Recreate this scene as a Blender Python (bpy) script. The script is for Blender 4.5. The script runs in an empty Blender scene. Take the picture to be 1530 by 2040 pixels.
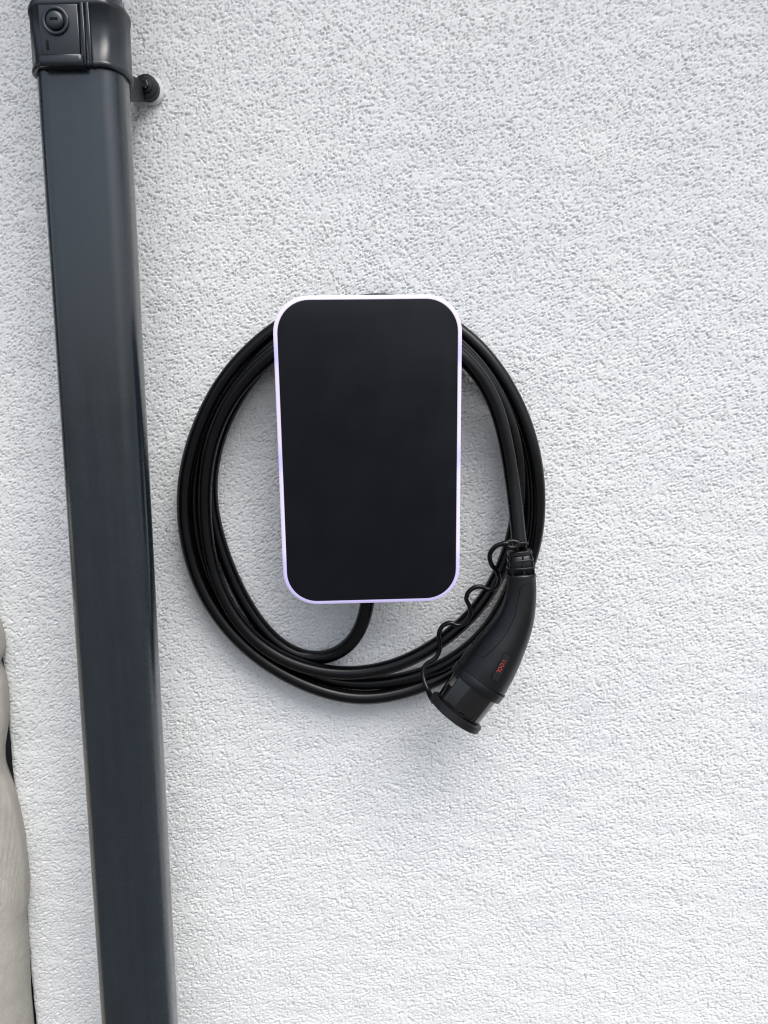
import bpy, math, random
import numpy as np
from mathutils import Vector, Matrix

SC = bpy.context.scene
COL = SC.collection
random.seed(4)

# ------------------------------------------------------------------ camera
F_PX = 1532.0                               # focal length in pixels of the 1530 x 2040 photograph
CAM = np.array([0.0, -0.955, 1.40])
_a, _b = 154.0, 10340.0                     # where the plumb line vanishes, from the picture centre
_k = math.sqrt(_a*_a + _b*_b + F_PX*F_PX)
_Fz, _Rz = -F_PX/_k, -_a/_k
FW = np.array([0, math.sqrt(1-_Fz*_Fz), _Fz])
_Ry = -_Rz*_Fz/FW[1]
RT = np.array([math.sqrt(1-_Rz*_Rz-_Ry*_Ry), _Ry, _Rz])
UP = np.cross(RT, FW)
cam = bpy.data.cameras.new('camera'); cam.sensor_fit = 'HORIZONTAL'; cam.sensor_width = 36
cam.lens = 36*F_PX/1530; cam.clip_start = 0.02; cam.clip_end = 500
co = bpy.data.objects.new('camera', cam); COL.objects.link(co)
m = Matrix.Identity(4)
for i in range(3):
    m[i][0], m[i][1], m[i][2], m[i][3] = RT[i], UP[i], -FW[i], CAM[i]
co.matrix_world = m
SC.camera = co
SC.render.resolution_x, SC.render.resolution_y = 768, 1024

# ------------------------------------------------------------------ sky, sun, exposure
SUN_EL, SUN_AZ = math.radians(62), math.radians(140)      # azimuth from +Y (into the wall) clockwise: behind the camera, to the right
w = bpy.data.worlds.new('World'); SC.world = w; w.use_nodes = True
nt = w.node_tree; nt.nodes.clear()
sky = nt.nodes.new('ShaderNodeTexSky'); sky.sky_type = 'NISHITA'; sky.sun_disc = False
sky.sun_elevation = SUN_EL; sky.sun_rotation = SUN_AZ
sky.air_density = 1.0; sky.dust_density = 4.0; sky.ozone_density = 1.0
hs = nt.nodes.new('ShaderNodeHueSaturation'); hs.inputs['Saturation'].default_value = 0.62   # cloud cover
bg = nt.nodes.new('ShaderNodeBackground'); bg.inputs['Strength'].default_value = 0.10
wo = nt.nodes.new('ShaderNodeOutputWorld')
nt.links.new(sky.outputs[0], hs.inputs['Color']); nt.links.new(hs.outputs[0], bg.inputs['Color'])
nt.links.new(bg.outputs[0], wo.inputs['Surface'])
sl = bpy.data.lights.new('sun', 'SUN'); sl.energy = 1.9; sl.angle = math.radians(58); sl.color = (1.0, 0.995, 0.98)
so = bpy.data.objects.new('sun', sl); COL.objects.link(so)
sd = Vector((math.cos(SUN_EL)*math.sin(SUN_AZ), math.cos(SUN_EL)*math.cos(SUN_AZ), math.sin(SUN_EL)))
so.rotation_euler = sd.to_track_quat('Z', 'Y').to_euler(); so.location = (2, -4, 6)
vs = SC.view_settings
vs.view_transform = 'Standard'; vs.look = 'None'; vs.exposure = 1.0; vs.gamma = 1.0; vs.use_curve_mapping = False
SC.cycles.use_denoising = True
SC.cycles.max_bounces = 8
SC.cycles.filter_width = 1.1

# ------------------------------------------------------------------ helpers
def P(x, y, Y):
    """the place on the plane Y (metres in front of the wall) that the photograph shows at x, y"""
    d = FW + RT*((x-765)/F_PX) - UP*((y-1020)/F_PX)
    return CAM + d*((Y-CAM[1])/d[1])
def Q(p):
    v = np.asarray(p)-CAM; q = v @ FW
    return np.array([765+F_PX*(v @ RT)/q, 1020-F_PX*(v @ UP)/q])
def S(p):
    return ((np.asarray(p)-CAM) @ FW)/F_PX            # metres per photograph pixel at a place

def mesh_obj(name, verts, faces, mat, parent=None, smooth=True, loc=None):
    me = bpy.data.meshes.new(name)
    me.from_pydata([tuple(map(float, v)) for v in verts], [], faces)
    me.validate()
    if smooth: me.polygons.foreach_set('use_smooth', [True]*len(me.polygons))
    me.materials.append(mat)
    o = bpy.data.objects.new(name, me); COL.objects.link(o)
    if parent is not None: o.parent = parent
    if loc is not None: o.location = loc
    return o
def auto(o, ang=35):
    """sharp edges over an angle"""
    me = o.data
    me.set_sharp_from_angle(angle=math.radians(ang))
    return o
def tag(o, label, cat, group=None, kind=None):
    o['label'] = label; o['category'] = cat
    if group: o['group'] = group
    if kind: o['kind'] = kind
    return o
def empty(name, loc):
    o = bpy.data.objects.new(name, None); o.empty_display_size = 0.05; o.location = tuple(map(float, loc)); COL.objects.link(o)
    return o
def skin(loops, cap0=True, cap1=True, closed=True):
    n = len(loops[0]); v = [p for l in loops for p in l]; f = []
    for i in range(len(loops)-1):
        for j in range(n if closed else n-1):
            a, b = i*n+j, i*n+(j+1) % n
            f.append((a, b, b+n, a+n))
    if cap0: f.append(tuple(range(n-1, -1, -1)))
    if cap1: f.append(tuple((len(loops)-1)*n+j for j in range(n)))
    return v, f
def join(*vf):
    V, Fc = [], []
    for v, f in vf:
        o = len(V); V += list(v); Fc += [tuple(i+o for i in q) for q in f]
    return V, Fc
def spline(pts, n):
    """centripetal-like Catmull-Rom, resampled to n points of even length"""
    p = np.array(pts, float); p = np.vstack([2*p[0]-p[1], p, 2*p[-1]-p[-2]])
    out = []
    for i in range(1, len(p)-2):
        p0, p1, p2, p3 = p[i-1:i+3]
        d = lambda a, b: max(np.linalg.norm((a-b)[:3]), 1e-6)**0.5
        t0 = 0; t1 = t0+d(p0, p1); t2 = t1+d(p1, p2); t3 = t2+d(p2, p3)
        for t in np.linspace(t1, t2, 14, endpoint=False):
            A1 = (t1-t)/(t1-t0)*p0+(t-t0)/(t1-t0)*p1; A2 = (t2-t)/(t2-t1)*p1+(t-t1)/(t2-t1)*p2
            A3 = (t3-t)/(t3-t2)*p2+(t-t2)/(t3-t2)*p3
            B1 = (t2-t)/(t2-t0)*A1+(t-t0)/(t2-t0)*A2; B2 = (t3-t)/(t3-t1)*A2+(t-t1)/(t3-t1)*A3
            out.append((t2-t)/(t2-t1)*B1+(t-t1)/(t2-t1)*B2)
    out.append(p[-2]); out = np.array(out)
    s = np.concatenate([[0], np.cumsum(np.linalg.norm(np.diff(out[:, :3], axis=0), axis=1))])
    return np.array([[np.interp(x, s, out[:, k]) for k in range(out.shape[1])] for x in np.linspace(0, s[-1], n)])
def frames(c):
    t = np.gradient(c, axis=0); t /= np.linalg.norm(t, axis=1)[:, None]
    n = np.cross(t[0], [0, 1, 0]);
    if np.linalg.norm(n) < 1e-3: n = np.cross(t[0], [1, 0, 0])
    n /= np.linalg.norm(n); out = []
    for i in range(len(c)):
        n = n-t[i]*(n @ t[i]); n /= np.linalg.norm(n)
        out.append((n, np.cross(t[i], n)))
    return t, out
def tube(c, r, seg=12, cap=True):
    c = np.asarray(c, float); t, fr = frames(c)
    r = np.broadcast_to(r, len(c)); a = np.linspace(0, 2*math.pi, seg, endpoint=False)
    return skin([[c[i]+r[i]*(math.cos(x)*fr[i][0]+math.sin(x)*fr[i][1]) for x in a] for i in range(len(c))], cap, cap)
def box(x0, x1, y0, y1, z0, z1, b=0.0):
    """a box with chamfered vertical front edges and rims"""
    def lp(e, y): return [(x0+e, y, z0+e), (x1-e, y, z0+e), (x1-e, y, z1-e), (x0+e, y, z1-e)]
    if b <= 0: return skin([lp(0, y0), lp(0, y1)])
    return skin([lp(b, y0), lp(b*0.3, y0+b*0.3), lp(0, y0+b), lp(0, y1)])
def rrect(W, H, r, y, n=10, inset=0.0):
    hw, hh = W/2-inset, H/2-inset; r = max(r-inset, 1e-4); o = []
    for cx, cz, a0 in ((hw-r, hh-r, 0), (-hw+r, hh-r, 90), (-hw+r, -hh+r, 180), (hw-r, -hh+r, 270)):
        for i in range(n+1):
            a = math.radians(a0+90*i/n); o.append((cx+r*math.cos(a), y, cz+r*math.sin(a)))
    return o
def disc(c, ax, r, h, seg=24, bev=0.0):
    """short cylinder from c along ax"""
    ax = Vector(ax).normalized(); u = ax.orthogonal().normalized(); v = ax.cross(u); c = Vector(tuple(map(float, c)))
    ring = lambda rr, hh: [tuple(c+ax*hh+(u*math.cos(t)+v*math.sin(t))*rr) for t in np.linspace(0, 2*math.pi, seg, endpoint=False)]
    L = [ring(r, 0)]
    if bev > 0: L += [ring(r, h-bev), ring(r-bev*0.3, h-bev*0.3), ring(r-bev, h)]
    else: L += [ring(r, h)]
    return skin(L)

# ------------------------------------------------------------------ materials
def new_mat(name):
    mt = bpy.data.materials.new(name); mt.use_nodes = True
    return mt, mt.node_tree, mt.node_tree.nodes['Principled BSDF']
def N(nt, typ, **kw):
    n = nt.nodes.new(typ)
    for k, v in kw.items():
        if k in n.inputs: n.inputs[k].default_value = v
        else: setattr(n, k, v)
    return n
def math_n(nt, op, a, b=None, clamp=False):
    n = nt.nodes.new('ShaderNodeMath'); n.operation = op; n.use_clamp = clamp
    for i, v in enumerate((a, b)):
        if v is None: continue
        if hasattr(v, 'is_linked') or hasattr(v, 'links'): nt.links.new(v, n.inputs[i])
        else: n.inputs[i].default_value = v
    return n.outputs[0]
def smooth_n(nt, x, lo, hi, a=0.0, b=1.0):
    n = nt.nodes.new('ShaderNodeMapRange'); n.interpolation_type = 'SMOOTHSTEP'
    nt.links.new(x, n.inputs['Value'])
    n.inputs['From Min'].default_value = lo; n.inputs['From Max'].default_value = hi
    n.inputs['To Min'].default_value = a; n.inputs['To Max'].default_value = b
    return n.outputs[0]
def ramp(nt, fac, stops, interp='LINEAR'):
    n = nt.nodes.new('ShaderNodeValToRGB'); n.color_ramp.interpolation = interp
    e = n.color_ramp.elements
    while len(e) < len(stops): e.new(0.5)
    for i, (p, c) in enumerate(stops): e[i].position = p; e[i].color = (*c, 1)
    nt.links.new(fac, n.inputs[0]); return n.outputs[0]
def coords(nt, scale=(1, 1, 1)):
    tc = nt.nodes.new('ShaderNodeTexCoord'); mp = nt.nodes.new('ShaderNodeMapping'); mp.inputs['Scale'].default_value = scale
    nt.links.new(tc.outputs['Object'], mp.inputs['Vector']); return mp.outputs[0]
def noise(nt, vec, scale, detail=2, rough=0.5, dist=0.0):
    n = N(nt, 'ShaderNodeTexNoise', Scale=scale, Detail=detail, Roughness=rough, Distortion=dist)
    nt.links.new(vec, n.inputs['Vector']); return n.outputs['Fac']

def plastic(name, col, rough, spec=0.5, rv=0.08, grain=0.0, gscale=900, cv=0.15):
    mt, nt, b = new_mat(name)
    v = coords(nt)
    n1 = noise(nt, v, 22, 4, 0.6)
    b.inputs['Specular IOR Level'].default_value = spec
    nt.links.new(ramp(nt, n1, [(0.3, tuple(c*(1-cv) for c in col)), (0.7, tuple(c*(1+cv) for c in col))]), b.inputs['Base Color'])
    nt.links.new(smooth_n(nt, n1, 0.3, 0.7, rough-rv, rough+rv), b.inputs['Roughness'])
    if grain > 0:
        bp = N(nt, 'ShaderNodeBump', Strength=grain, Distance=0.0004)
        nt.links.new(noise(nt, v, gscale, 2, 0.6), bp.inputs['Height']); nt.links.new(bp.outputs[0], b.inputs['Normal'])
    return mt

def stucco_mat(method):
    mt, nt, b = new_mat('rough white render '+method.lower())
    mt.displacement_method = method
    v = coords(nt, (1.0, 1.0, 1.55))
    a = noise(nt, v, 275, 2.0, 0.55, 1.1)
    c = noise(nt, v, 435, 1.0, 0.5, 0.6)
    big = noise(nt, v, 9, 1, 0.5)
    t1 = smooth_n(nt, a, 0.385, 0.415, 0, 0.0018)
    t2 = smooth_n(nt, c, 0.325, 0.375, 0, 0.0017)
    tr = smooth_n(nt, noise(nt, v, 16, 2, 0.6), 0.33, 0.67, 0.85, 1.10)
    h = math_n(nt, 'MULTIPLY', math_n(nt, 'ADD', t1, t2), tr)
    h = math_n(nt, 'ADD', h, math_n(nt, 'MULTIPLY', a, 0.0012))
    h = math_n(nt, 'ADD', h, math_n(nt, 'MULTIPLY', big, 0.0010))
    h = math_n(nt, 'SUBTRACT', h, 0.0035)
    d = N(nt, 'ShaderNodeDisplacement', Midlevel=0.0, Scale=1.0 if method != 'BUMP' else 1.7); nt.links.new(h, d.inputs['Height'])
    nt.links.new(d.outputs[0], nt.nodes['Material Output'].inputs['Displacement'])
    st = noise(nt, v, 3.0, 5, 0.6)
    nt.links.new(ramp(nt, st, [(0.3, (0.745, 0.76, 0.765)), (0.7, (0.80, 0.81, 0.805))]), b.inputs['Base Color'])
    b.inputs['Roughness'].default_value = 0.85; b.inputs['Specular IOR Level'].default_value = 0.25
    return mt

def pipe_mat():
    mt, nt, b = new_mat('anthracite coated steel')
    v = coords(nt, (1, 1, 0.06))
    st = noise(nt, v, 70, 4, 0.6)
    sp = noise(nt, coords(nt), 30, 5, 0.65)
    col = ramp(nt, st, [(0.3, (0.006, 0.0120, 0.0170)), (0.75, (0.0085, 0.0155, 0.021))])
    nt.links.new(col, b.inputs['Base Color'])
    r = math_n(nt, 'ADD', smooth_n(nt, st, 0.35, 0.7, 0.22, 0.30), smooth_n(nt, sp, 0.35, 0.75, -0.03, 0.08))
    nt.links.new(r, b.inputs['Roughness']); b.inputs['Specular IOR Level'].default_value = 0.8
    b.inputs['Coat Weight'].default_value = 0.5; b.inputs['Coat Roughness'].default_value = 0.22
    bp = N(nt, 'ShaderNodeBump', Strength=0.12, Distance=0.002)
    nt.links.new(noise(nt, coords(nt, (1, 1, 0.25)), 14, 2, 0.5), bp.inputs['Height']); nt.links.new(bp.outputs[0], b.inputs['Normal'])
    return mt

def ring_mat():
    """the lit rim: cool white light guide with bluish stretches between its lamps"""
    mt, nt, b = new_mat('lit light guide')
    tc = nt.nodes.new('ShaderNodeTexCoord'); sx = nt.nodes.new('ShaderNodeSeparateXYZ'); nt.links.new(tc.outputs['Object'], sx.inputs[0])
    mr = N(nt, 'ShaderNodeMapRange'); nt.links.new(sx.outputs['Z'], mr.inputs['Value'])
    mr.inputs['From Min'].default_value = -0.175; mr.inputs['From Max'].default_value = 0.175
    W_, L_, D_ = (0.90, 0.82, 1.0), (0.60, 0.56, 1.0), (0.55, 0.48, 0.88)
    c = ramp(nt, mr.outputs[0], [(0.0, D_), (0.10, D_), (0.155, L_), (0.19, W_), (0.44, W_), (0.475, L_), (0.50, L_), (0.545, W_),
                                 (0.77, W_), (0.80, L_), (0.825, L_), (0.87, W_), (1.0, (0.95, 0.88, 1.0))])
    nt.links.new(c, b.inputs['Emission Color']); b.inputs['Emission Strength'].default_value = 0.27
    b.inputs['Base Color'].default_value = (0.42, 0.385, 0.53, 1); b.inputs['Roughness'].default_value = 0.35
    return mt

def cloth_mat():
    mt, nt, b = new_mat('beige woven canvas')
    v = coords(nt)
    w1 = N(nt, 'ShaderNodeTexWave', Scale=240, Distortion=1.5, Detail=2); w1.bands_direction = 'Z'
    w2 = N(nt, 'ShaderNodeTexWave', Scale=240, Distortion=1.5, Detail=2); w2.bands_direction = 'DIAGONAL'
    nt.links.new(v, w1.inputs['Vector']); nt.links.new(v, w2.inputs['Vector'])
    hh = math_n(nt, 'ADD', w1.outputs['Fac'], w2.outputs['Fac'])
    n1 = noise(nt, v, 25, 5, 0.6)
    nt.links.new(ramp(nt, n1, [(0.3, (0.43, 0.41, 0.37)), (0.7, (0.52, 0.50, 0.46))]), b.inputs['Base Color'])
    b.inputs['Roughness'].default_value = 0.9; b.inputs['Specular IOR Level'].default_value = 0.15
    bp = N(nt, 'ShaderNodeBump', Strength=0.6, Distance=0.0008); nt.links.new(hh, bp.inputs['Height'])
    b2 = N(nt, 'ShaderNodeBump', Strength=0.3, Distance=0.008); nt.links.new(noise(nt, coords(nt, (1, 1, 0.6)), 28, 3, 0.5), b2.inputs['Height'])
    nt.links.new(b2.outputs[0], bp.inputs['Normal']); nt.links.new(bp.outputs[0], b.inputs['Normal'])
    return mt
def ground_mat():
    mt, nt, b = new_mat('asphalt')
    v = coords(nt)
    n1 = noise(nt, v, 3, 8, 0.65)
    nt.links.new(ramp(nt, n1, [(0.3, (0.055, 0.055, 0.054)), (0.7, (0.10, 0.10, 0.098))]), b.inputs['Base Color'])
    b.inputs['Roughness'].default_value = 0.9
    return mt

M = dict(
    stucco=stucco_mat('DISPLACEMENT'), stucco_far=stucco_mat('BUMP'), pipe=pipe_mat(), ring=ring_mat(), cloth=cloth_mat(), ground=ground_mat(),
    rubber=plastic('black cable rubber', (0.0012, 0.0014, 0.0020), 0.27, 0.36, 0.04),
    panel=plastic('black satin front', (0.0020, 0.0028, 0.0058), 0.34, 0.36, 0.05, cv=0.10),
    housing=plastic('black housing plastic', (0.006, 0.006, 0.007), 0.45, 0.4, 0.05, 0.2),
    grip=plastic('black grip plastic', (0.0025, 0.003, 0.0040), 0.34, 0.45, 0.05, 0.10, 1500),
    gloss=plastic('glossy black plug plastic', (0.003, 0.003, 0.0045), 0.13, 0.9, 0.04),
    seam=plastic('dark seam gap', (0.003, 0.003, 0.003), 0.7, 0.2),
    badge=plastic('dark badge', (0.007, 0.007, 0.008), 0.45, 0.4),
    red=plastic('red print', (0.62, 0.06, 0.055), 0.5, 0.4),
    clamp=plastic('anthracite clamp plastic', (0.007, 0.0125, 0.0165), 0.36, 0.75, 0.05, 0.1, 500),
    dark=plastic('black coated bracket', (0.010, 0.011, 0.012), 0.5, 0.4, 0.08, 0.2),
    white=plastic('off white spacer plastic', (0.62, 0.64, 0.63), 0.5, 0.4),
    sticker=plastic('worn paper sticker', (0.11, 0.10, 0.085), 0.7, 0.3, 0.05, cv=0.6),
    backing=plastic('dark shade backing', (0.02, 0.023, 0.027), 0.6, 0.3, 0.08, 0.2),  # dark colour stands in for the shade in the corner gap
)

# ------------------------------------------------------------------ ground and wall
g = mesh_obj('ground', [(-150, -150, 0), (150, -150, 0), (150, 150, 0), (-150, 150, 0)], [(0, 1, 2, 3)], M['ground'], smooth=False)
g['kind'] = 'structure'; g['label'] = 'dark asphalt drive in front of the house'

CORNER = -0.4955
WALL_H = 2.75
EAVE = 0.42
def axis(lo, d0, d1, hi, step):
    """fine steps between d0 and d1, growing outside"""
    mid = list(np.arange(d0, d1+step/2, step)); a = []; s = step; x = d0
    while x-s*1.35 > lo: s = min(s*1.35, 0.12); x -= s; a.append(x)
    a.append(lo); b = []; s = step; x = mid[-1]
    while x+s*1.35 < hi: s = min(s*1.35, 0.12); x += s; b.append(x)
    b.append(hi)
    return np.array(a[::-1]+mid+b)
STEP = 0.00115
def build_wall():
    r = 0.006; u = axis(-0.6, -0.02, 0.745-CORNER, 4.5-CORNER, STEP); z = axis(-0.05, 0.42, 1.945, WALL_H, STEP)
    arc = r*math.pi/2
    x = np.where(u > arc/2, CORNER+r+(u-arc/2), np.where(u < -arc/2, CORNER, 0)); y = np.where(u < -arc/2, r+(-u-arc/2), 0.0)
    k = (u >= -arc/2) & (u <= arc/2); t = (u[k]+arc/2)/r
    x[k] = CORNER+r-r*np.cos(t); y[k] = r-r*np.sin(t)
    nu, nz = len(u), len(z)
    V = np.empty((nz, nu, 3), np.float32); V[:, :, 0] = x; V[:, :, 1] = y; V[:, :, 2] = z[:, None]
    i = (np.arange(nz-1)[:, None]*nu+np.arange(nu-1)).ravel()
    Fq = np.stack([i, i+1, i+1+nu, i+nu], 1).astype(np.int32)
    me = bpy.data.meshes.new('wall'); me.vertices.add(nu*nz); me.vertices.foreach_set('co', V.ravel())
    me.loops.add(Fq.size); me.loops.foreach_set('vertex_index', Fq.ravel())
    me.polygons.add(len(Fq)); me.polygons.foreach_set('loop_start', np.arange(0, Fq.size, 4, dtype=np.int32))
    me.update(calc_edges=True); me.polygons.foreach_set('use_smooth', np.ones(len(Fq), bool))
    me.materials.append(M['stucco']); me.materials.append(M['stucco_far'])
    du, dz = np.diff(u) > STEP*1.2, np.diff(z) > STEP*1.2
    me.polygons.foreach_set('material_index', (du[None, :] | dz[:, None]).astype(np.int32).ravel())
    o = bpy.data.objects.new('house_wall', me); COL.objects.link(o)
    print('wall quads', len(Fq))
    return tag(o, 'white rough textured render house wall behind everything', 'wall')
wall = build_wall()
ev = mesh_obj('eave', *box(-3.5, 4.5, -EAVE, 0.55, WALL_H+0.004, WALL_H+0.16), M['white'], wall, smooth=False)
rw = mesh_obj('gap_backing', *box(-3.5, CORNER-0.001, 0.42, 0.55, 0, WALL_H), M['backing'], smooth=False)  # added occluder, keeps the gap between cloth and corner dark
tag(rw, 'added dark backing that fills the shaded gap beside the wall corner', 'wall')

# ------------------------------------------------------------------ downpipe and its clamp
def section(off=0.0, ys=0.0, rnd=2):
    hw, c1, c2 = 0.0325+off*0.6, 0.0118, 0.0150
    pts = [(-hw, -off), (hw, -off), (hw+c1+off*0.4, c2), (hw+c1+off*0.4, 0.038), (hw-0.004, 0.072+off), (-hw+0.004, 0.072+off), (-hw-c1-off*0.4, 0.038), (-hw-c1-off*0.4, c2)]
    out = []; n = len(pts); R = 0.0068
    for i in range(n):
        p0, p1, p2 = map(np.array, (pts[i-1], pts[i], pts[(i+1) % n]))
        a = p1+(p0-p1)/np.linalg.norm(p0-p1)*R; b = p1+(p2-p1)/np.linalg.norm(p2-p1)*R
        for t in (0, 0.25, 0.5, 0.75, 1): out.append((1-t)**2*a+2*t*(1-t)*p1+t*t*b)
    return out
PIPE_Y = -0.130
def pipe_x(z): return -0.3035-(1.72-z)*0.0078
pipe_root = empty('downpipe', (pipe_x(0), PIPE_Y, 0))
def ploop(z, off=0.0, dx=0.0):
    return [(pipe_x(z)-pipe_x(0)+p[0]+dx, p[1], z) for p in section(off)]
zs = list(np.linspace(0.03, 1.80, 30))
mesh_obj('pipe', *skin([ploop(z) for z in zs]), M['pipe'], pipe_root)
zs = list(np.linspace(1.765, 2.75, 12))
mesh_obj('upper_pipe', *skin([ploop(z, -0.003) for z in zs]), M['pipe'], pipe_root)
q = P(233, 379, -0.1165)
mesh_obj('scratch', *tube([(q[0]-pipe_x(0), q[1]-PIPE_Y, q[2]+0.003), (q[0]-pipe_x(0)-0.0003, q[1]-PIPE_Y, q[2]-0.002)], 0.0005, 5), M['white'], pipe_root)
tag(pipe_root, 'dark anthracite faceted rain downpipe running down the left of the wall', 'downpipe')

clamp = empty('pipe_clamp', (pipe_x(1.72), PIPE_Y, 1.72))
CL = np.array(clamp.location)
def cl(v): return [tuple(np.array(p)-CL) for p in v]
def cloop(z, off): return [(p[0]+pipe_x(z)-pipe_x(1.72), p[1], z-1.72) for p in section(off)]
mesh_obj('band', *skin([cloop(1.7305, 0.0005), cloop(1.7302, 0.0035), cloop(1.7308, 0.0045), cloop(1.7350, 0.0045), cloop(1.7357, 0.0036), cloop(1.786, 0.0036),
                        cloop(1.7868, 0.0048), cloop(1.7920, 0.0048), cloop(1.7926, 0.0040), cloop(1.7924, 0.0005)], False, False), M['clamp'], clamp)
def pl(px, py, off=0.0036): return P(px, py, PIPE_Y-off)-CL
a, b = pl(75, -30), pl(163, 112)
mesh_obj('front_plate', *box(a[0], b[0], -0.0075, -0.002, b[2], 0.066, 0.0008), M['clamp'], clamp)
c = pl(111, 42, 0.0075); sc = S(c+CL)
kn = empty('knob', c); kn.parent = clamp
def ringdisc(c, r0, r1, h, seg=32):
    t = np.linspace(0, 2*math.pi, seg, endpoint=False)
    L = [[(c[0]+r*math.cos(q), c[1]+y, c[2]+r*math.sin(q)) for q in t] for r, y in ((r1, 0.001), (r1, -h*0.7), (r1-0.0006, -h), (r0+0.0006, -h), (r0, -h*0.6), (r0, 0.001))]
    return skin(L, False, False)
mesh_obj('rim', *ringdisc((0, 0, 0), 20*sc, 27*sc, 0.0022), M['clamp'], kn)
t = np.linspace(0, 2*math.pi, 28, endpoint=False)
mesh_obj('button', *skin([[(r*math.cos(q), y, r*math.sin(q)) for q in t] for r, y in ((18*sc, 0.001), (18*sc, -0.002), (16.5*sc, -0.0038), (13*sc, -0.0047), (7*sc, -0.0050), (2*sc, -0.0051))], False, True), M['clamp'], kn)
mesh_obj('slot', *box(-8*sc, 8*sc, -0.0054, -0.004, -2.4*sc, 2.8*sc, 0.0004), M['seam'], kn)
c = pl(95, 90, 0.0075)
mesh_obj('slit', *box(c[0]-2.6*sc, c[0]+2.6*sc, c[1]-0.0004, c[1]+0.002, c[2]-9*sc, c[2]+9*sc, 0.0002), M['seam'], clamp)
a, b = pl(76, 107, 0.012), pl(164, 129, 0.012)
mesh_obj('lip', *box(a[0], b[0], -0.0135, 0.0, b[2], a[2], 0.003), M['clamp'], clamp)
for px in (167, 178):
    a = pl(px, 60)
    mesh_obj('ridge', *box(a[0]-0.0016, a[0]+0.0016, -0.0068, -0.001, 0.0105, 0.068, 0.0008), M['clamp'], clamp)
# bracket to the wall
c = P(290, 172, -0.016)-CL; wl = -CL[1]
mesh_obj('wall_spacer', *disc((c[0]+0.0026, wl+0.004, c[2]-0.0012), (0, -1, 0), 0.0146, 0.010, 32, 0.0015), M['white'], clamp)
mesh_obj('base_disc', *disc((c[0], wl-0.0065, c[2]), (0, -1, 0), 0.0138, 0.010, 32, 0.0015), M['dark'], clamp)
A = P(255, 172, -0.075)-CL
arm = [[(A[0], A[1], A[2]+0.013), (c[0]-0.002, c[1]+0.006, c[2]+0.006), (c[0]-0.002, c[1]+0.006, c[2]-0.0115), (A[0], A[1], A[2]-0.013)]]
arm.append([(p[0]-0.001, p[1]+0.008, p[2]) for p in arm[0]])
mesh_obj('arm', *skin(arm), M['dark'], clamp, smooth=False)
for s in (1, -1):
    pts = [(A[0], A[1]-0.001, A[2]+s*0.012), (c[0]-0.008, c[1]+0.003, c[2]+s*0.0085), (c[0]+0.002, c[1]+0.001, c[2]+s*0.010)]
    mesh_obj('rib', *tube(spline(pts, 10), 0.0022, 8), M['dark'], clamp)
mesh_obj('washer', *disc((c[0]+0.0005, wl-0.0160, c[2]), (0, -1, 0), 0.0075, 0.0030, 24, 0.0006), M['dark'], clamp)
mesh_obj('bolt', *disc((c[0]+0.0005, wl-0.0185, c[2]), (0, -1, 0), 0.0048, 0.0055, 6, 0.0008), M['pipe'], clamp, smooth=False)
tag(clamp, 'anthracite pipe clamp with round button, bolted to the wall by a black bracket', 'pipe clamp')

# ------------------------------------------------------------------ charger
CW, CH, CR = 0.2025, 0.3435, 0.0390
TILT = math.atan2(0.024, 0.3435)
CC = np.array([-0.0145, -0.105, 1.3370])
chg = empty('wall_charger', CC); chg.location.x = -0.0145
chg.rotation_euler = (TILT, 0, math.radians(2.5))
def rings(*li): return [rrect(CW, CH, CR, y, 12, ins) for ins, y in li]
mesh_obj('front_panel', *skin(rings((0.0047, 0.004), (0.0047, 0.0006), (0.0049, 0.0001), (0.0054, 0.0)), True, True), M['panel'], chg)
mesh_obj('light_ring', *skin(rings((0.0045, 0.006), (0.0045, 0.0008), (0.0042, 0.0003), (0.0022, 0.0004), (0.0008, 0.0012), (0.0, 0.0034), (0.0, 0.0080), (0.0012, 0.0092), (0.006, 0.0094)), False, False), M['ring'], chg)
mesh_obj('housing', *skin(rings((0.004, 0.0085), (0.0030, 0.011), (0.0040, 0.020), (0.012, 0.032), (0.030, 0.036)), False, True), M['housing'], chg)
def hub_loop(W, H, R, y, wallw=None):
    out = []
    for p in rrect(W, H, R, y, 10):
        yy = p[1] if wallw is None else (wallw-float(CC[1])-p[2]*math.sin(TILT))/math.cos(TILT)
        out.append((p[0], yy, p[2]-0.010))
    return out
mesh_obj('cable_hub', *skin([hub_loop(0.145, 0.255, 0.07, 0.030), hub_loop(0.145, 0.255, 0.07, 0.060), hub_loop(0.142, 0.252, 0.068, 0, -0.012), hub_loop(0.142, 0.252, 0.068, 0, 0.003)], False, False), M['housing'], chg)
gp = P(735, 1190, -0.052)
mesh_obj('cable_gland', *disc((gp[0]+0.0145, 0.046, -CH/2+0.012), (0, 0.05, 1), 0.0125, 0.03, 20, 0.002), M['housing'], chg)
for o in chg.children: auto(o, 40)
tag(chg, 'black flat fronted wall charger with glowing pale lilac rim, cable wound behind it', 'wall charger')

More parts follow.
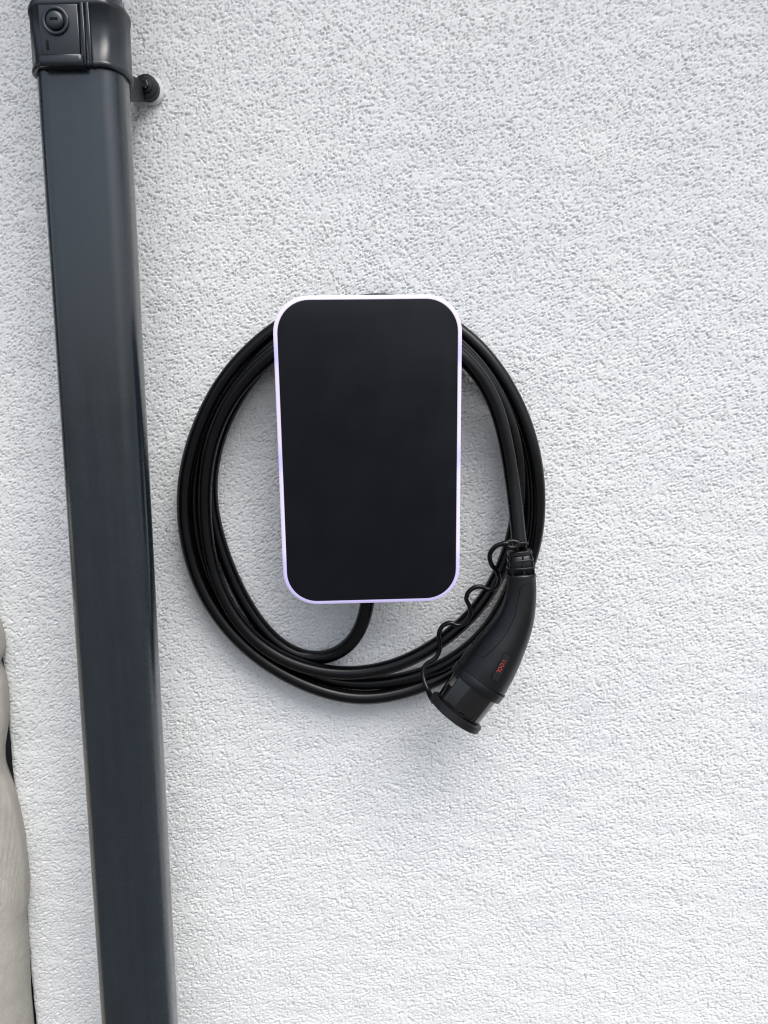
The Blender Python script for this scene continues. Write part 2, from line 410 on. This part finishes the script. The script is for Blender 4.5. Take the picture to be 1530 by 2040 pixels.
# ------------------------------------------------------------------ cable
CABLE_R = 0.0087
path = [
 # tail out of the charger, under the bundle and up the inside left
 (735, 1160, -.052), (735, 1185, -.051), (734, 1206, -.049), (728, 1238, -.043), (709, 1278, -.033), (682, 1303, -.024), (645, 1317, -.015), (600, 1315, -.011), (550, 1284, -.010),
 (502, 1226, -.010), (464, 1155, -.010), (436, 1080, -.010), (417, 1000, -.010), (421, 920, -.011), (442, 848, -.012), (478, 778, -.013), (545, 700, -.014), (640, 630, -.016), (735, 592, -.018), (830, 610, -.020),
 # outer strand, right and round the bottom
 (912, 652, -.022), (938, 672, -.023), (964, 699, -.024), (991, 733, -.025), (1017, 775.5, -.026), (1044, 829, -.027), (1057, 874, -.027), (1070, 927, -.026), (1074, 973, -.025), (1072.7, 1039, -.023), (1065, 1099, -.021), (1052, 1130, -.019),
 (1025, 1190, -.014), (995, 1243, -.012), (955, 1297, -.012), (905, 1341, -.014), (847, 1366, -.018), (813, 1376, -.02), (780, 1388, -.022), (725, 1394, -.023), (671, 1387, -.023), (614, 1368, -.023), (554, 1338, -.023), (502, 1303, -.023), (449, 1249, -.024), (416, 1203, -.025), (391, 1153, -.026), (373, 1087, -.027), (364, 1030, -.028), (365, 972, -.029), (379, 893, -.031), (405, 829.5, -.033), (433, 770, -.035), (486, 707, -.037), (548, 652, -.038), (600, 622, -.038), (660, 602, -.037), (735, 600, -.036), (830, 628, -.032),
 # third round, tucked in behind
 (915, 682, -.025), (975, 745, -.016), (1015, 810, -.011), (1040, 880, -.010), (1053, 950, -.010), (1056, 1010, -.010), (1050, 1075, -.010), (1036, 1125, -.011), (1019, 1176, -.013), (995, 1223, -.016), (962, 1270, -.018), (907, 1314, -.019), (846, 1345, -.019), (780, 1358, -.016), (720, 1364, -.012), (660, 1358, -.010), (600, 1336, -.010), (545, 1306, -.010), (490, 1264, -.010), (445, 1210, -.010), (412, 1150, -.011), (393, 1080, -.012), (385, 1000, -.013), (389, 930, -.014), (406, 860, -.017), (437, 795, -.020), (482, 737, -.026), (548, 682, -.036), (640, 632, -.046), (735, 612, -.054), (830, 632, -.054),
 # fourth round, inner strand in front
 (915, 686, -.048), (955, 727, -.043), (985, 770, -.039), (1010, 818, -.036), (1029, 881, -.033), (1036, 950, -.031), (1034, 1010, -.029), (1026, 1060, -.027), (1014, 1104, -.026), (1000, 1135, -.027), (981, 1174, -.029), (949.5, 1218, -.031), (910, 1256, -.033), (868, 1286, -.034), (824, 1314, -.034), (780, 1330, -.034), (715, 1344, -.033), (650, 1341, -.031), (588, 1326, -.029), (532, 1298, -.028), (484, 1254, -.028), (447, 1200, -.029), (421, 1130, -.030), (409, 1060, -.031), (405, 1000, -.032), (409, 930, -.034), (425, 860, -.038), (453, 800, -.042), (496, 745, -.048), (548, 699, -.055), (640, 645, -.066), (735, 628, -.070), (830, 652, -.070),
 # last quarter to the plug
 (918, 703, -.066), (948, 731, -.062), (967, 757, -.060), (984, 789, -.058), (998, 831, -.057), (1009, 882, -.056), (1017, 929, -.056), (1024, 979, -.058), (1030, 1035, -.063), (1034, 1080, -.069), (1037, 1112, -.072)]
pts3 = [P(*p) for p in path]
cl3 = spline(pts3, 1000)
_k = np.hanning(31); _k /= _k.sum(); _pad = np.vstack([np.repeat(cl3[:1], 15, 0), cl3, np.repeat(cl3[-1:], 15, 0)])
cl3 = np.stack([np.convolve(_pad[:, i], _k, 'valid') for i in range(3)], 1)
cab = mesh_obj('charging_cable', *tube(cl3, CABLE_R, 16), M['rubber'])
tag(cab, 'thick black charging cable coiled in loops around the wall charger', 'cable')

# ------------------------------------------------------------------ plug
PY = -0.074
hp = [(1037.5, 1143, 28.5, PY), (1038.5, 1165, 29.5, PY-.001), (1036.5, 1192, 31.5, PY-.002), (1029, 1226, 36, PY-.003), (1015, 1259, 42, PY-.004), (996, 1291, 49, PY-.005), (976, 1323, 54, PY-.006), (957.5, 1352, 56, PY-.007)]
hc = []
for x, y, hwid, Y in hp:
    p = P(x, y, Y); hc.append([*p, hwid*S(p)])
HN = 60
hs_ = spline(hc, HN); HC, HR = hs_[:, :3], hs_[:, 3]
plug = empty('charging_plug', HC[-1]); PO = np.array(HC[-1])
HT = np.gradient(HC, axis=0); HT /= np.linalg.norm(HT, axis=1)[:, None]
OUTW = np.array([0, -1.0, 0])
def hframe(i):
    o = OUTW-HT[i]*(OUTW @ HT[i]); o /= np.linalg.norm(o)
    return o, np.cross(HT[i], o)            # towards the camera, and to one side
_side = 1.0 if np.cross(HT[30], hframe(30)[0])[0] > 0 else -1.0
def surf(s, th, off=0.0):
    """a place on the grip: s along it, th round it (0 faces out from the wall, + to the right)"""
    f = min(max(s, 0), 1)*(HN-1); i = min(int(f), HN-2); q = f-i
    c = HC[i]*(1-q)+HC[i+1]*q; r = HR[i]*(1-q)+HR[i+1]*q
    o, sd_ = hframe(i); o2, sd2 = hframe(i+1); o = o*(1-q)+o2*q; sd_ = (sd_*(1-q)+sd2*q)*_side
    return c+(r+off)*(math.cos(th)*o*0.97+math.sin(th)*sd_)
_gs = [(s_, t_) for s_ in np.linspace(0, 1, 90) for t_ in np.linspace(-1.4, 1.4, 90)]
_gq = np.array([Q(surf(*q_)) for q_ in _gs])
def solve(px, py, off=0.0):
    t = np.array([px, py]); s, th = _gs[int(np.argmin(((_gq-t)**2).sum(1)))]
    for _ in range(4):
        q0 = Q(surf(s, th, off)); e = 1e-3
        J = np.stack([(Q(surf(s+e if s < 0.99 else s-e, th, off))-q0)/(e if s < 0.99 else -e), (Q(surf(s, th+e, off))-q0)/e], 1)
        d = np.clip(np.linalg.lstsq(J, t-q0, rcond=None)[0], -0.05, 0.05); s = min(max(s+d[0], 0), 1); th = min(max(th+d[1], -1.5), 1.5)
    return s, th
def pv(v): return [tuple(np.array(p)-PO) for p in v]
def pobj(name, vf, mat, parent=None, smooth=True):
    return mesh_obj(name, pv(vf[0]), vf[1], mat, parent or plug, smooth)
th_ = np.linspace(-math.pi, math.pi, 40, endpoint=False)
grip = pobj('grip', skin([[surf(i/(HN-1), t) for t in th_] for i in range(HN)]), M['grip'])
# collar, shroud, cap along the straight plug axis
AX = P(909, 1418, PY-.011)-P(957.5, 1352, PY-.007); AX /= np.linalg.norm(AX)
AO = OUTW-AX*(OUTW @ AX); AO /= np.linalg.norm(AO); AS = np.cross(AX, AO); AS *= 1.0 if AS[0] > 0 else -1.0
C0 = HC[-1]; mpp = S(C0)
def ax_loop(d, r, seg=48, flat=None):
    o = []
    for t in np.linspace(-math.pi, math.pi, seg, endpoint=False):
        rr = r
        if flat is not None:
            dt = (t-flat+math.pi) % (2*math.pi)-math.pi; lim = 0.935*r
            if abs(dt) < 1.2 and r*math.cos(dt) > lim: rr = lim/math.cos(dt)
        o.append(C0+AX*d+rr*(math.cos(t)*AO*0.97+math.sin(t)*AS))
    return o
u = mpp
col_ = pobj('collar', skin([ax_loop(-1*u, 55*u), ax_loop(-0.5*u, 57.5*u), ax_loop(1*u, 58*u), ax_loop(15*u, 58*u), ax_loop(17.5*u, 57*u), ax_loop(18*u, 53*u)]), M['grip'])
FL = -0.72
shr = pobj('plug_shroud', skin([ax_loop(16*u, 52.5*u, 64, FL), ax_loop(18*u, 52.5*u, 64, FL), ax_loop(22*u, 51*u, 64, FL), ax_loop(83*u, 49*u, 64, FL), ax_loop(85*u, 48*u, 64, FL)]), M['gloss'])
cap_ = pobj('dust_cap', skin([ax_loop(77*u, 50*u), ax_loop(77.3*u, 57*u), ax_loop(78.2*u, 58.5*u), ax_loop(90*u, 58.5*u), ax_loop(92*u, 57*u), ax_loop(93.5*u, 53*u), ax_loop(94*u, 20*u)]), M['housing'])
for o in (col_, shr, cap_): auto(o, 30)
# thin dark joint between grip and collar
pobj('joint', tube(np.array(ax_loop(-1.2*u, 57.2*u)+ax_loop(-1.2*u, 57.2*u)[:1]), 0.0005, 6, False), M['seam'])
# cap tongue, sticker and embossed mark on the shroud
def shroud_pt(d, t, off=0.0003):
    r = 50.5*u; dt = (t-FL+math.pi) % (2*math.pi)-math.pi
    if abs(dt) < 1.2 and r*math.cos(dt) > 0.935*r: r = 0.935*r/math.cos(dt)
    r += off+0.0002
    return C0+AX*d*u+r*(math.cos(t)*AO*0.97+math.sin(t)*AS)
def patch(fn, s0, s1, t0, t1, ns=6, ntt=6):
    v = [fn(a_, b_) for a_ in np.linspace(s0, s1, ns) for b_ in np.linspace(t0, t1, ntt)]
    f = [(i*ntt+j, i*ntt+j+1, (i+1)*ntt+j+1, (i+1)*ntt+j) for i in range(ns-1) for j in range(ntt-1)]
    return v, f
pobj('sticker', patch(lambda d, t: shroud_pt(d, t, 0.0005), 24, 42, -1.30, -1.06), M['sticker'], shr).matrix_parent_inverse = Matrix.Identity(4)
mk = [shroud_pt(62, 0.42), shroud_pt(70, 0.42), shroud_pt(71, 0.39), shroud_pt(71, 0.16)]
pobj('moulded_mark', tube(spline(mk, 16), 0.00035, 6), M['badge'], shr)
mk = [shroud_pt(22, -1.05), shroud_pt(14, -0.99)]
pobj('key_groove', patch(lambda d, t: shroud_pt(d, t, 0.0003), 70, 79, -0.20, 0.04), M['seam'], shr)
# grip seam and badge
seam_px = [(1067, 1162), (1052, 1162.5), (1041, 1166), (1036, 1174), (1034.5, 1185), (1031.5, 1198), (1024.5, 1229), (1014, 1252), (1002, 1271), (986, 1290), (972, 1303), (966, 1308.5), (960, 1309), (953, 1305), (946, 1300)]
sp = [surf(*solve(x, y), 0.0001) for x, y in seam_px]
pobj('grip_seam', tube(spline(sp, 60), 0.00042, 6), M['seam'], grip)
r_ = np.array([-0.475, 0.88]); r_ /= np.linalg.norm(r_); u_ = np.array([r_[1], -r_[0]]); bc = np.array([998.6, 1329.5])
def bpt(a_, b_, off):
    x, y = bc+r_*a_+u_*b_
    return surf(*solve(x, y, off), off)
bd = pobj('badge', patch(lambda a_, b_: bpt(a_, b_, 0.0006), -28, 28, -7.5, 6.5, 8, 4), M['badge'], grip)
rim_ = [bpt(a_, b_, 0.0004) for a_, b_ in ((-28, -7.5), (0, -7.5), (28, -7.5), (28, 6.5), (0, 6.5), (-28, 6.5), (-28, -7.5))]
pobj('badge_outline', tube(np.array(rim_), 0.00035, 6, False), M['seam'], grip)
def letter(pl_):
    q = np.array(pl_, float)-(0.5, 0.5)
    c_ = np.array([bpt(a_, b_, 0.0010) for a_, b_ in q])
    return tube(c_, 0.00024, 6)
circ = lambda cx: [(cx+2.9*math.cos(t), 3.5*math.sin(t)) for t in np.linspace(0, 2*math.pi, 13)]
LT = join(letter([(-15.5, 4.2), (-12.4, -4), (-9.3, 4.2)]), letter(circ(-4.4)), letter(circ(4.2)), letter([(9.6, 4.2), (9.6, -1.8), (10.6, -3.6), (13.5, -4)]))
pobj('lettering', LT, M['red'], grip)
# strain relief: ribbed sleeve
RB = [(1034.5, 1096, 23.5), (1036, 1112, 25.5), (1037, 1128, 27.5), (1037.5, 1146, 29)]
rc = spline([[*P(x, y, PY+.001), hh*S(P(x, y, PY))] for x, y, hh in RB], 40)
RC, RR = rc[:, :3], rc[:, 3]; RTn = np.gradient(RC, axis=0); RTn /= np.linalg.norm(RTn, axis=1)[:, None]
def relief_pt(s, th, k=1.0):
    f = s*39; i = min(int(f), 38); q = f-i; c_ = RC[i]*(1-q)+RC[i+1]*q; r__ = (RR[i]*(1-q)+RR[i+1]*q)*k
    t = RTn[i]; o = OUTW-t*(OUTW @ t); o /= np.linalg.norm(o); sd_ = np.cross(t, o); sd_ = sd_*(1 if sd_[0] > 0 else -1)
    n_ = 3.2; cs, sn = math.cos(th), math.sin(th); k2 = (abs(cs)**n_+abs(sn)**n_)**(-1/n_)
    return c_+r__*k2*(cs*o*0.92+sn*sd_)
def rel_ring(s0, s1, k):
    return skin([[relief_pt(s_, t, kk) for t in th_] for s_, kk in ((s0, k-0.10), (s0, k-0.015), (s0+0.01, k), (s1-0.01, k), (s1, k-0.015), (s1, k-0.10))], False, False)
relief = pobj('strain_relief', skin([[relief_pt(s_, t, 0.90) for t in th_] for s_ in (0, 0.5, 1)]), M['grip'])
for s0, s1 in ((0.0, 0.13), (0.315, 0.385), (0.615, 0.685), (0.92, 1.0)):
    auto(pobj('sleeve_rib', rel_ring(s0, s1, 1.0), M['grip'], relief), 30)
for k in range(8):
    t0 = 0.10+k*math.pi/4
    v, f = skin([[relief_pt(s_, t0+d_, kk) for d_, kk in ((-0.075, 0.84), (-0.06, 0.985), (0.06, 0.985), (0.075, 0.84))] for s_ in np.linspace(0.02, 0.98, 8)])
    pobj('sleeve_bar', (v, f), M['grip'], relief, smooth=False)
# tether of the dust cap: eyelet round the cable, wavy cord to the cap
ec = P(1035, 1082, -.070); eu = S(ec)
def flat_ring(c, rx, rz, w_, h_, tilt, seg=28):
    L = []
    for t in np.linspace(0, 2*math.pi, seg, endpoint=False):
        d = np.array([math.cos(t), 0, math.sin(t)*rz/rx])
        for_y = np.array([0, 1, 0])
        p = c+rx*d
        L.append([p-d*w_+for_y*h_, p+d*w_+for_y*h_, p+d*w_-for_y*h_, p-d*w_-for_y*h_])
    L.append(L[0]); v, f = skin(L, False, False)
    return v, f
E1 = P(1021, 1084, -.086)
pobj('eyelet', flat_ring(E1, 11.5*eu, 6.5*eu, 5.0*eu, 0.0024, 0), M['housing'], cap_)
for x, y in ((1031, 1094), (1047, 1087)):
    q = P(x, y, -.084); pobj('eyelet_post', tube([q+(0, 0, 0.006), q+(0, 0.002, -0.006)], 0.0018, 8), M['housing'], cap_)
hp2 = [P(1030, 1082, -.086), P(1040, 1082, -.086), P(1049, 1082, -.084), P(1050, 1084, -.070)]
pobj('eyelet_strap', tube(spline(hp2, 14), 0.0015, 8), M['housing'], cap_)
tp = [(1012, 1083, -.086), (1003, 1083, -.086), (987, 1089, -.085), (976, 1104, -.082), (978, 1122, -.078), (989, 1138, -.070), (994.5, 1153, -.062), (989, 1169, -.056), (975.6, 1174.5, -.053), (960, 1169, -.052), (946.7, 1170, -.052), (933, 1180, -.052), (929, 1193, -.052), (935.6, 1209, -.051), (936.5, 1226, -.050), (925.5, 1241.5, -.050), (911, 1245.6, -.050), (897, 1241, -.050), (882, 1247, -.050), (874.5, 1262, -.050), (875.6, 1280, -.049), (875.6, 1295, -.049), (868, 1311, -.050), (856, 1319, -.051), (846, 1327, -.052), (842.5, 1341, -.055), (845.6, 1358, -.060), (853, 1375, -.067), (859, 1389, -.076), (865, 1398, -.082)]
tc_ = spline([P(*p) for p in tp], 220)
rr_ = np.full(220, 4.7*eu); rr_[:8] = np.linspace(6*eu, 4.7*eu, 8); rr_[-22:] = np.linspace(4.4*eu, 6.5*eu, 22)
pobj('tether', tube(tc_, rr_, 10), M['rubber'], cap_)
tag(plug, 'black handheld charging plug with red lettering and capped end, hanging at lower right', 'charging plug')

# ------------------------------------------------------------------ cloth beyond the corner
prof = [(-14, 1236), (-2, 1256), (5, 1284), (6, 1306), (2, 1322), (-8, 1331), (-2, 1340), (7, 1360), (13, 1400), (15, 1432), (11, 1470), (5, 1508), (6, 1540), (13, 1562), (25, 1592), (36, 1635), (46, 1685), (52, 1740), (56, 1790), (54, 1818), (49, 1838), (50, 1870), (54, 1905), (56, 1960), (58, 2010), (60, 2040)]
pe = [P(x, y, -0.035) for x, y in prof]
pz = np.array([p[2] for p in pe]); pxx = np.array([p[0] for p in pe])
XC = CORNER-0.16
top, bot = 1.28, 0.06
Z = np.linspace(bot, top, 190); seg = 72
def smooth_prof(z): return np.interp(z, pz[::-1], pxx[::-1], left=pxx[-1], right=pxx[0]-0.05)
L = []
rng = np.random.RandomState(3)
ph = rng.rand(6)*6.28
for z in Z:
    R = np.mean([smooth_prof(z+d) for d in (-0.004, 0, 0.004)])-XC
    R /= 1.035
    close = 1.0 if z < top-0.10 else max(0.05, math.sqrt(max(0, 1-((z-top+0.10)/0.10)**2)))
    Rb = 0.165+0.02*math.sin(4*z+1)+0.012*math.sin(11*z)
    lp = []
    for t in np.linspace(0, 2*math.pi, seg, endpoint=False):
        wt = max(0.0, math.cos(t*0.5))**3; Rt = (R*wt+Rb*(1-wt))*close
        fold = 1+0.05*math.sin(8*t+ph[5]+1.5*z)*(1-math.cos(t))/2+0.035*math.sin(5*t+ph[0]+2.2*z)*(1-math.cos(t))+0.02*math.sin(11*t+ph[1]-5*z)*(1-0.9*math.cos(t))/1.9+0.012*math.sin(23*z+3*t+ph[2])*(1-math.cos(t))+0.006*math.sin(61*z+2.5*math.sin(3*t)+ph[3])*math.sin(t)**2+0.004*math.sin(117*z-5*t+ph[4])*math.sin(t)**2
        lp.append((Rt*fold*math.cos(t), 0.75*Rt*fold*math.sin(t), z-bot))
    L.append(lp)
clo = mesh_obj('canvas_cover', *skin(L), M['cloth'], loc=(XC, -0.035, bot))
tag(clo, 'beige woven canvas cover bulging in beside the left wall corner', 'cover')
